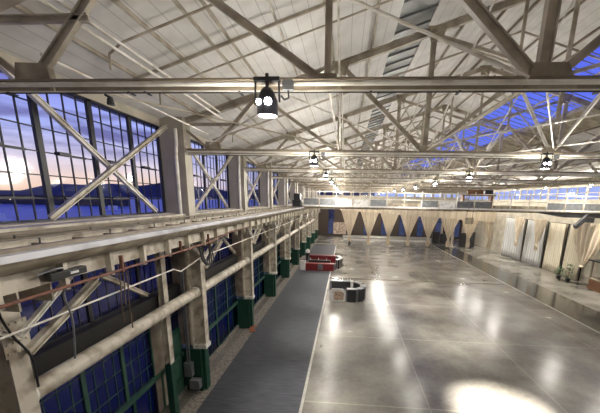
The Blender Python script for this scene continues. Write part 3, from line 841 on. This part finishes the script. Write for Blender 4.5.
# low cream platform at the far end, posters and doors
t = thing('stage', 'low cream platform along the foot of the far wall', 'platform', (12, 80, 0))
MB().box(-.5, 22, 78, 83.5, .5, .7).build('top', TAPE, t); MB().box(-.4, 21.9, 78.1, 83.4, 0, .5).build('skirt', WHITE, t)
t = thing('notice_board', 'pale mottled notice board on the far wall left of the curtains', 'board', (-1.6, YF-.1, 1.0))
MB().box(-3.2, .3, YF-.12, YF-.04, .6, 3.8).build('board', paint('mottled_poster', (0.62, 0.50, 0.40), .7, var=.2, scale=2.2, dirt=(0.25, 0.18, 0.14)), t)
MB().box(-3.3, .4, YF-.06, YF-.02, .5, 3.9).build('frame', WOOD, t)
for i, (x, y, h, wd) in enumerate(((21.6, 75.5, 2.9, 1.5), (23.4, 75.5, 2.4, 1.4), (26.2, 70.9, 3.2, 1.2), (28.2, 70.9, 3.4, 1.0))):
    t = thing('speaker_cabinet', 'black loudspeaker cabinet by the far curtains, %s from the left' % ORD[i], 'speaker', (x, y, 0), 'black speakers')
    MB().box(x-wd/2, x+wd/2, y, y+.9, 0, h).build('cabinet', BLACK, t, bevel=.04)
    MB().box(x-wd/2+.1, x+wd/2-.1, y-.03, y, .15, h-.15).build('grille', FRAME, t)

# ------------------------------------------------------------------ bars on the floor
def counter_run(name, p, q, th, h, body, top, parent):
    m = MB(); p, q = V(p), V(q); d = (q-p); L = d.length; d.normalize(); n = V((-d.y, d.x, 0))
    o = MB().bar(p+V((0, 0, h/2-.03)), q+V((0, 0, h/2-.03)), th, h-.06)
    # recessed joints between the module fronts
    k = max(1, int(round(L/1.1)))
    r = o.build('counter_front', body, parent)
    j = MB()
    for i in range(k+1):
        c = p+d*(L*i/k); j.bar(c+V((0, 0, .04)), c+V((0, 0, h-.06)), .05, th+.03, n)
    j.build('module_joint', GREY, r)
    MB().bar(p-d*.04+V((0, 0, h)), q+d*.04+V((0, 0, h)), th+.12, .06).build('countertop', top, parent)
t = thing('modular_bar', 'black octagonal modular bar with grey counter tops on the polished floor', 'bar counter', (.9, 31, 0))
BK = paint('black_bar_front', (0.028, 0.03, 0.034), .3, var=.3)
for p, q in (((-1.2, 32.6, 0), (1.0, 32.6, 0)), ((1.25, 32.4, 0), (1.95, 31.7, 0)), ((2.05, 31.4, 0), (2.05, 30.4, 0)), ((1.95, 30.1, 0), (1.5, 29.6, 0)), ((1.3, 29.5, 0), (.45, 29.5, 0))):
    counter_run('counter', p, q, .5, 1.3, BK, GREYTOP, t)
MB().box(.8, 1.1, 31.9, 32.2, 0, 1.45).build('service_post', WHITE, t)
t = thing('picture_sign', 'white arched sign with a brown floral picture at the front of the black bar', 'sign', (-.5, 29.3, 0))
MB().prism([(-1.25, .05), (.3, .05), (.3, 1.1), (.0, 1.36), (-1.0, 1.36), (-1.25, 1.1)], 'y', 29.2, 29.3).build('panel', WHITE, t)
MB().prism([(-.85, .25), (.1, .25), (.1, .95), (-.1, 1.1), (-.65, 1.1), (-.85, .95)], 'y', 29.17, 29.2).build('picture', paint('floral_picture', (0.55, 0.42, 0.30), .6, var=.3, scale=7, dirt=(0.12, 0.05, 0.03)), t)
for i in range(7):
    x = -.9+i*.28
    b = MB().lathe((x, 32.6, 1.33), [(.04, 0), (.045, .16), (.015, .24), (.015, .3)], 8)
    tag(b.build('bottle', [WHITE, GREYTOP, WHITE][i % 3]), 'pale bottle standing on the rear counter of the black bar', 'bottle', 'bottles on the black bar')

t = thing('modular_bar', 'red fronted modular bar with white end post standing on the carpet', 'bar counter', (-3.5, 45, 0))
counter_run('c', (-5.3, 42.9, 0), (-1.4, 42.9, 0), .6, 1.0, RED, paint('red_counter_top', (0.30, .04, .04), .35), t)
counter_run('c', (-5.4, 48.6, 0), (-1.3, 48.6, 0), .6, 1.15, RED, RED, t)
counter_run('c', (-1.0, 48.2, 0), (-.4, 46.0, 0), .5, 1.3, BK, BK, t)
counter_run('c', (-.4, 45.8, 0), (-.9, 44.3, 0), .5, 1.3, BK, BK, t)
MB().box(-6.1, -5.4, 42.6, 43.2, 0, 1.3).build('end_post', WHITE, t, 'white end post')
MB().box(-3.6, -2.9, 42.52, 42.59, .15, 1.05).build('emblem_panel', GREY, t)
MB().box(-5.2, -2.0, 45.6, 46.2, .05, .9).build('back_counter', BK, t)
for i in range(8):
    x = -5.0+i*.4
    tag(MB().lathe((x, 45.9, .9), [(.05, 0), (.055, .2), (.02, .28), (.02, .38)], 8).build('bottle', [WHITE, RED, GREEN][i % 3]),
        'bottle on the dark back counter inside the red bar', 'bottle', 'bottles inside the red bar')
rb = [o for o in bpy.data.objects if o.name.startswith('modular_bar') and 'red' in o['label']][0]; rb.location.z += .016
t = thing('waste_bin', 'dark bin with white domed lid by the wall behind the red bar', 'bin', (-6.0, 50.5, 0))
MB().lathe((-6.0, 50.5, 0), [(.3, 0), (.36, 1.2)], 14).build('body', BLACK, t)
MB().lathe((-6.0, 50.5, 0), [(.38, 1.2), (.36, 1.5), (.2, 1.75), (.05, 1.85)], 14).build('lid', WHITE, t)
# wooden bar and plants at the right edge
t = thing('wooden_bar', 'brown wooden bar hut at the right edge of the hall', 'bar counter', (30.2, 36.6, 0))
MB().box(29.2, 31.1, 35.0, 38.2, .05, 1.3).build('counter', WOOD, t, bevel=.03)
MB().box(29.0, 31.2, 34.9, 38.3, 1.3, 1.42).build('countertop', DARKT, t)
for (x, y) in ((29.2, 35.1), (29.2, 38.1), (31.0, 35.1), (31.0, 38.1)):
    MB().box(x-.08, x+.08, y-.08, y+.08, 1.42, 3.4).build('post', DARKT, t)
MB().prism([(34.7, 3.4), (38.5, 3.4), (38.5, 3.55), (34.7, 3.55)], 'x', 28.9, 31.25).build('canopy', BLACK, t)
MB().box(30.8, 31.0, 35.3, 37.9, 1.42, 3.3).build('back_panel', WOOD, t)
def plant(x, y, h, label):
    t = thing('potted_plant', label, 'plant', (x, y, 0), 'potted plants')
    MB().lathe((x, y, 0), [(.2, 0), (.3, .5), (.32, .52)], 12).build('pot', BLACK, t)
    MB().tube([(x, y, .5), (x, y, h*.6)], .04).build('stem', WOOD, t)
    m = MB(); rnd = random.Random(int(x*10+y))
    for i in range(120):
        a = rnd.uniform(0, 2*PI); z = rnd.uniform(.6, h); r = rnd.uniform(.1, .55)*(1.1-.5*z/h)
        p = V((x+r*math.cos(a), y+r*math.sin(a), z)); d = V((math.cos(a), math.sin(a), rnd.uniform(-.3, .8)))*.28
        s = d.cross(V((0, 0, 1))).normalized()*.09
        n = len(m.v); m.v += [p, p+d*.5+s, p+d, p+d*.5-s]; m.f.append((n, n+1, n+2, n+3))
    m.build('foliage', LEAF, t)
plant(29.0, 41.3, 2.3, 'leafy green plant at the foot of the large swag')
plant(28.9, 42.9, 1.6, 'shorter green plant to the left of the taller one by the swag')

# small white cup on the floor by the carpet edge
tag(MB().lathe((-1.35, 15.9+3.6, 0), [(.05, 0), (.08, .12), (.07, .12), (.04, .02)], 12).build('paper_cup', WHITE), 'tiny white cup on the floor beside the carpet edge', 'cup')

# ------------------------------------------------------------------ outside
WATER = paint('bay_water', (0.04, 0.15, 0.48), 0.4, var=.3, scale=.02, bump=.05)
struct('ground_water', MB().box(-6000, -9.5, -2500, 6000, -2.2, -2.0), WATER)
HILL = paint('distant_hills', (0.05, 0.055, 0.10), .9, var=.2, scale=.003)
m = MB()
n = 90
for i in range(n):
    a = math.radians(92+i*0.95)   # direction from +Y towards -X
    pass
def hill(u, v):
    ang = math.radians(-5+110*u)             # 0 = +Y, 90 = -X
    R = 2600+500*v
    h = 62+34*math.sin(u*7.0)+22*math.sin(u*19+1)+12*math.sin(u*47)+7*math.sin(u*97+2)
    z = -2+max(18, h)*math.sin(min(1, v)*PI)
    return (-math.sin(ang)*R, math.cos(ang)*R, z)
struct('distant_hill', MB().quadgrid(hill, 180, 6), HILL)
CITYL = emit('city_lights', (1.0, .75, .5), 3.0)
CITYP = emit('violet_pier_lights', (.35, .25, 1.0), 3.0)
for i in range(60):
    ang = math.radians(random.uniform(8, 75)); R = 2550; z = random.uniform(2, 12); s = random.uniform(.8, 2)
    x, y = -math.sin(ang)*R, math.cos(ang)*R
    tag(MB().box(x-s, x+s, y-s, y+s, z, z+s*1.1).build('shore_light', CITYL if random.random() < .7 else CITYP), 'tiny lit building on the far shore across the water', 'building', 'lights on the far shore')
def boat(x, y, s, label):
    t = thing('motor_boat', label, 'boat', (x, y, -2))
    MB().prism([(x-3*s, y), (x-2*s, y-1.1*s), (x+3*s, y-1.1*s), (x+3*s, y+1.1*s), (x-2*s, y+1.1*s)], 'z', -2.05, -.8*s).build('hull', WHITE, t)
    MB().box(x-1*s, x+2*s, y-.7*s, y+.7*s, -.8*s, .8*s).build('cabin', WHITE, t)
    MB().tube([(x, y, .8*s), (x, y, 4*s)], .06*s).build('mast', WHITE, t)
boat(-150, 125, 1.6, 'white motor boat moored on the bay outside the nearest window')
boat(-190, 245, 2.0, 'white motor boat farther out, beyond the second window panel')
t = thing('pier_shed', 'long dark pier building on the water outside the nearest window', 'building', (-330, 330, -2))
MB().box(-420, -250, 330, 350, -2, 8).build('shed_wall', paint('dark_pier', (0.04, .035, .05), .8), t)
MB().prism([(328, 8), (352, 8), (340, 13)], 'x', -422, -248).build('shed_roof', HILL, t)
m = MB()
for i in (0, 1, 4, 5, 9, 12, 15): m.box(-415+i*10, -413.8+i*10, 329.8, 330, 2+(i % 3)*.8, 3.0+(i % 3)*.8)
build_each(m, 'lit_window', CITYL, t)

# ------------------------------------------------------------------ world
wd = bpy.data.worlds.new('dusk_sky'); bpy.context.scene.world = wd; wd.use_nodes = True
nt = wd.node_tree
for n in list(nt.nodes): nt.nodes.remove(n)
N = nt.nodes.new; L = nt.links.new
out = N('ShaderNodeOutputWorld'); bg = N('ShaderNodeBackground'); tc = N('ShaderNodeTexCoord'); sep = N('ShaderNodeSeparateXYZ')
L(tc.outputs['Generated'], sep.inputs[0])
r = N('ShaderNodeValToRGB'); L(sep.outputs['Z'], r.inputs[0])
el = r.color_ramp.elements
el[0].position = 0.0; el[0].color = (1.0, 0.66, 0.45, 1)
el[1].position = 1.0; el[1].color = (0.03, 0.06, 0.42, 1)
for p, c in ((.04, (0.98, 0.74, 0.62)), (.085, (0.85, 0.76, 0.86)), (.15, (0.50, 0.56, 1.0)), (.26, (0.25, 0.29, 0.85)), (.5, (0.09, 0.13, 0.75))):
    e = el.new(p); e.color = (*c, 1)
mp = N('ShaderNodeMapping'); mp.inputs['Scale'].default_value = (1.5, 1.5, 11); L(tc.outputs['Generated'], mp.inputs[0])
nz = N('ShaderNodeTexNoise'); nz.inputs['Scale'].default_value = 2.2; nz.inputs['Detail'].default_value = 7; nz.inputs['Distortion'].default_value = .5; L(mp.outputs[0], nz.inputs['Vector'])
cr = N('ShaderNodeValToRGB'); cr.color_ramp.elements[0].position = .44; cr.color_ramp.elements[0].color = (0, 0, 0, 1); cr.color_ramp.elements[1].position = .62; L(nz.outputs['Fac'], cr.inputs[0])
mr = N('ShaderNodeMapRange'); mr.inputs[1].default_value = .05; mr.inputs[2].default_value = .13; mr.inputs[4].default_value = .9; L(sep.outputs['Z'], mr.inputs[0])
mu = N('ShaderNodeMath'); mu.operation = 'MULTIPLY'; L(cr.outputs[0], mu.inputs[0]); L(mr.outputs[0], mu.inputs[1])
mx = N('ShaderNodeMix'); mx.data_type = 'RGBA'; L(mu.outputs[0], mx.inputs[0]); L(r.outputs[0], mx.inputs[6]); mx.inputs[7].default_value = (0.16, 0.15, 0.38, 1)
# the afterglow sits to the west (-X); the other horizons are plain blue
az = N('ShaderNodeMapRange'); az.inputs[1].default_value = -.15; az.inputs[2].default_value = -.55; L(sep.outputs['X'], az.inputs[0])
r2 = N('ShaderNodeValToRGB'); L(sep.outputs['Z'], r2.inputs[0]); e2 = r2.color_ramp.elements
e2[0].color = (0.42, 0.52, 0.90, 1); e2[1].color = (0.03, 0.06, 0.42, 1)
q = e2.new(.12); q.color = (0.34, 0.42, 0.88, 1); q = e2.new(.5); q.color = (0.10, 0.14, 0.80, 1)
m2 = N('ShaderNodeMix'); m2.data_type = 'RGBA'; L(az.outputs[0], m2.inputs[0]); L(r2.outputs[0], m2.inputs[6]); L(mx.outputs[2], m2.inputs[7])
L(m2.outputs[2], bg.inputs[0]); bg.inputs[1].default_value = 1.0
L(bg.outputs[0], out.inputs[0])

# ------------------------------------------------------------------ camera
cam = bpy.data.cameras.new('camera'); co = bpy.data.objects.new('camera', cam); C.objects.link(co)
R = Matrix(((0.99698698, -0.03635753, 0.06852072), (0.07497035, 0.22491106, -0.97149084), (0.01990994, 0.97370075, 0.22695914)))
co.matrix_world = Matrix.Translation((0, 0, 9.8)) @ R.to_4x4()
cam.sensor_fit = 'HORIZONTAL'; cam.sensor_width = 36; cam.lens = 36*311/600
cam.shift_x = -22/600; cam.shift_y = 65.5/600
cam.clip_start = .1; cam.clip_end = 12000
bpy.context.scene.camera = co
vs = bpy.context.scene.view_settings
vs.view_transform = 'Standard'; vs.look = 'None'; vs.gamma = 1; vs.use_curve_mapping = False; vs.exposure = 0.1
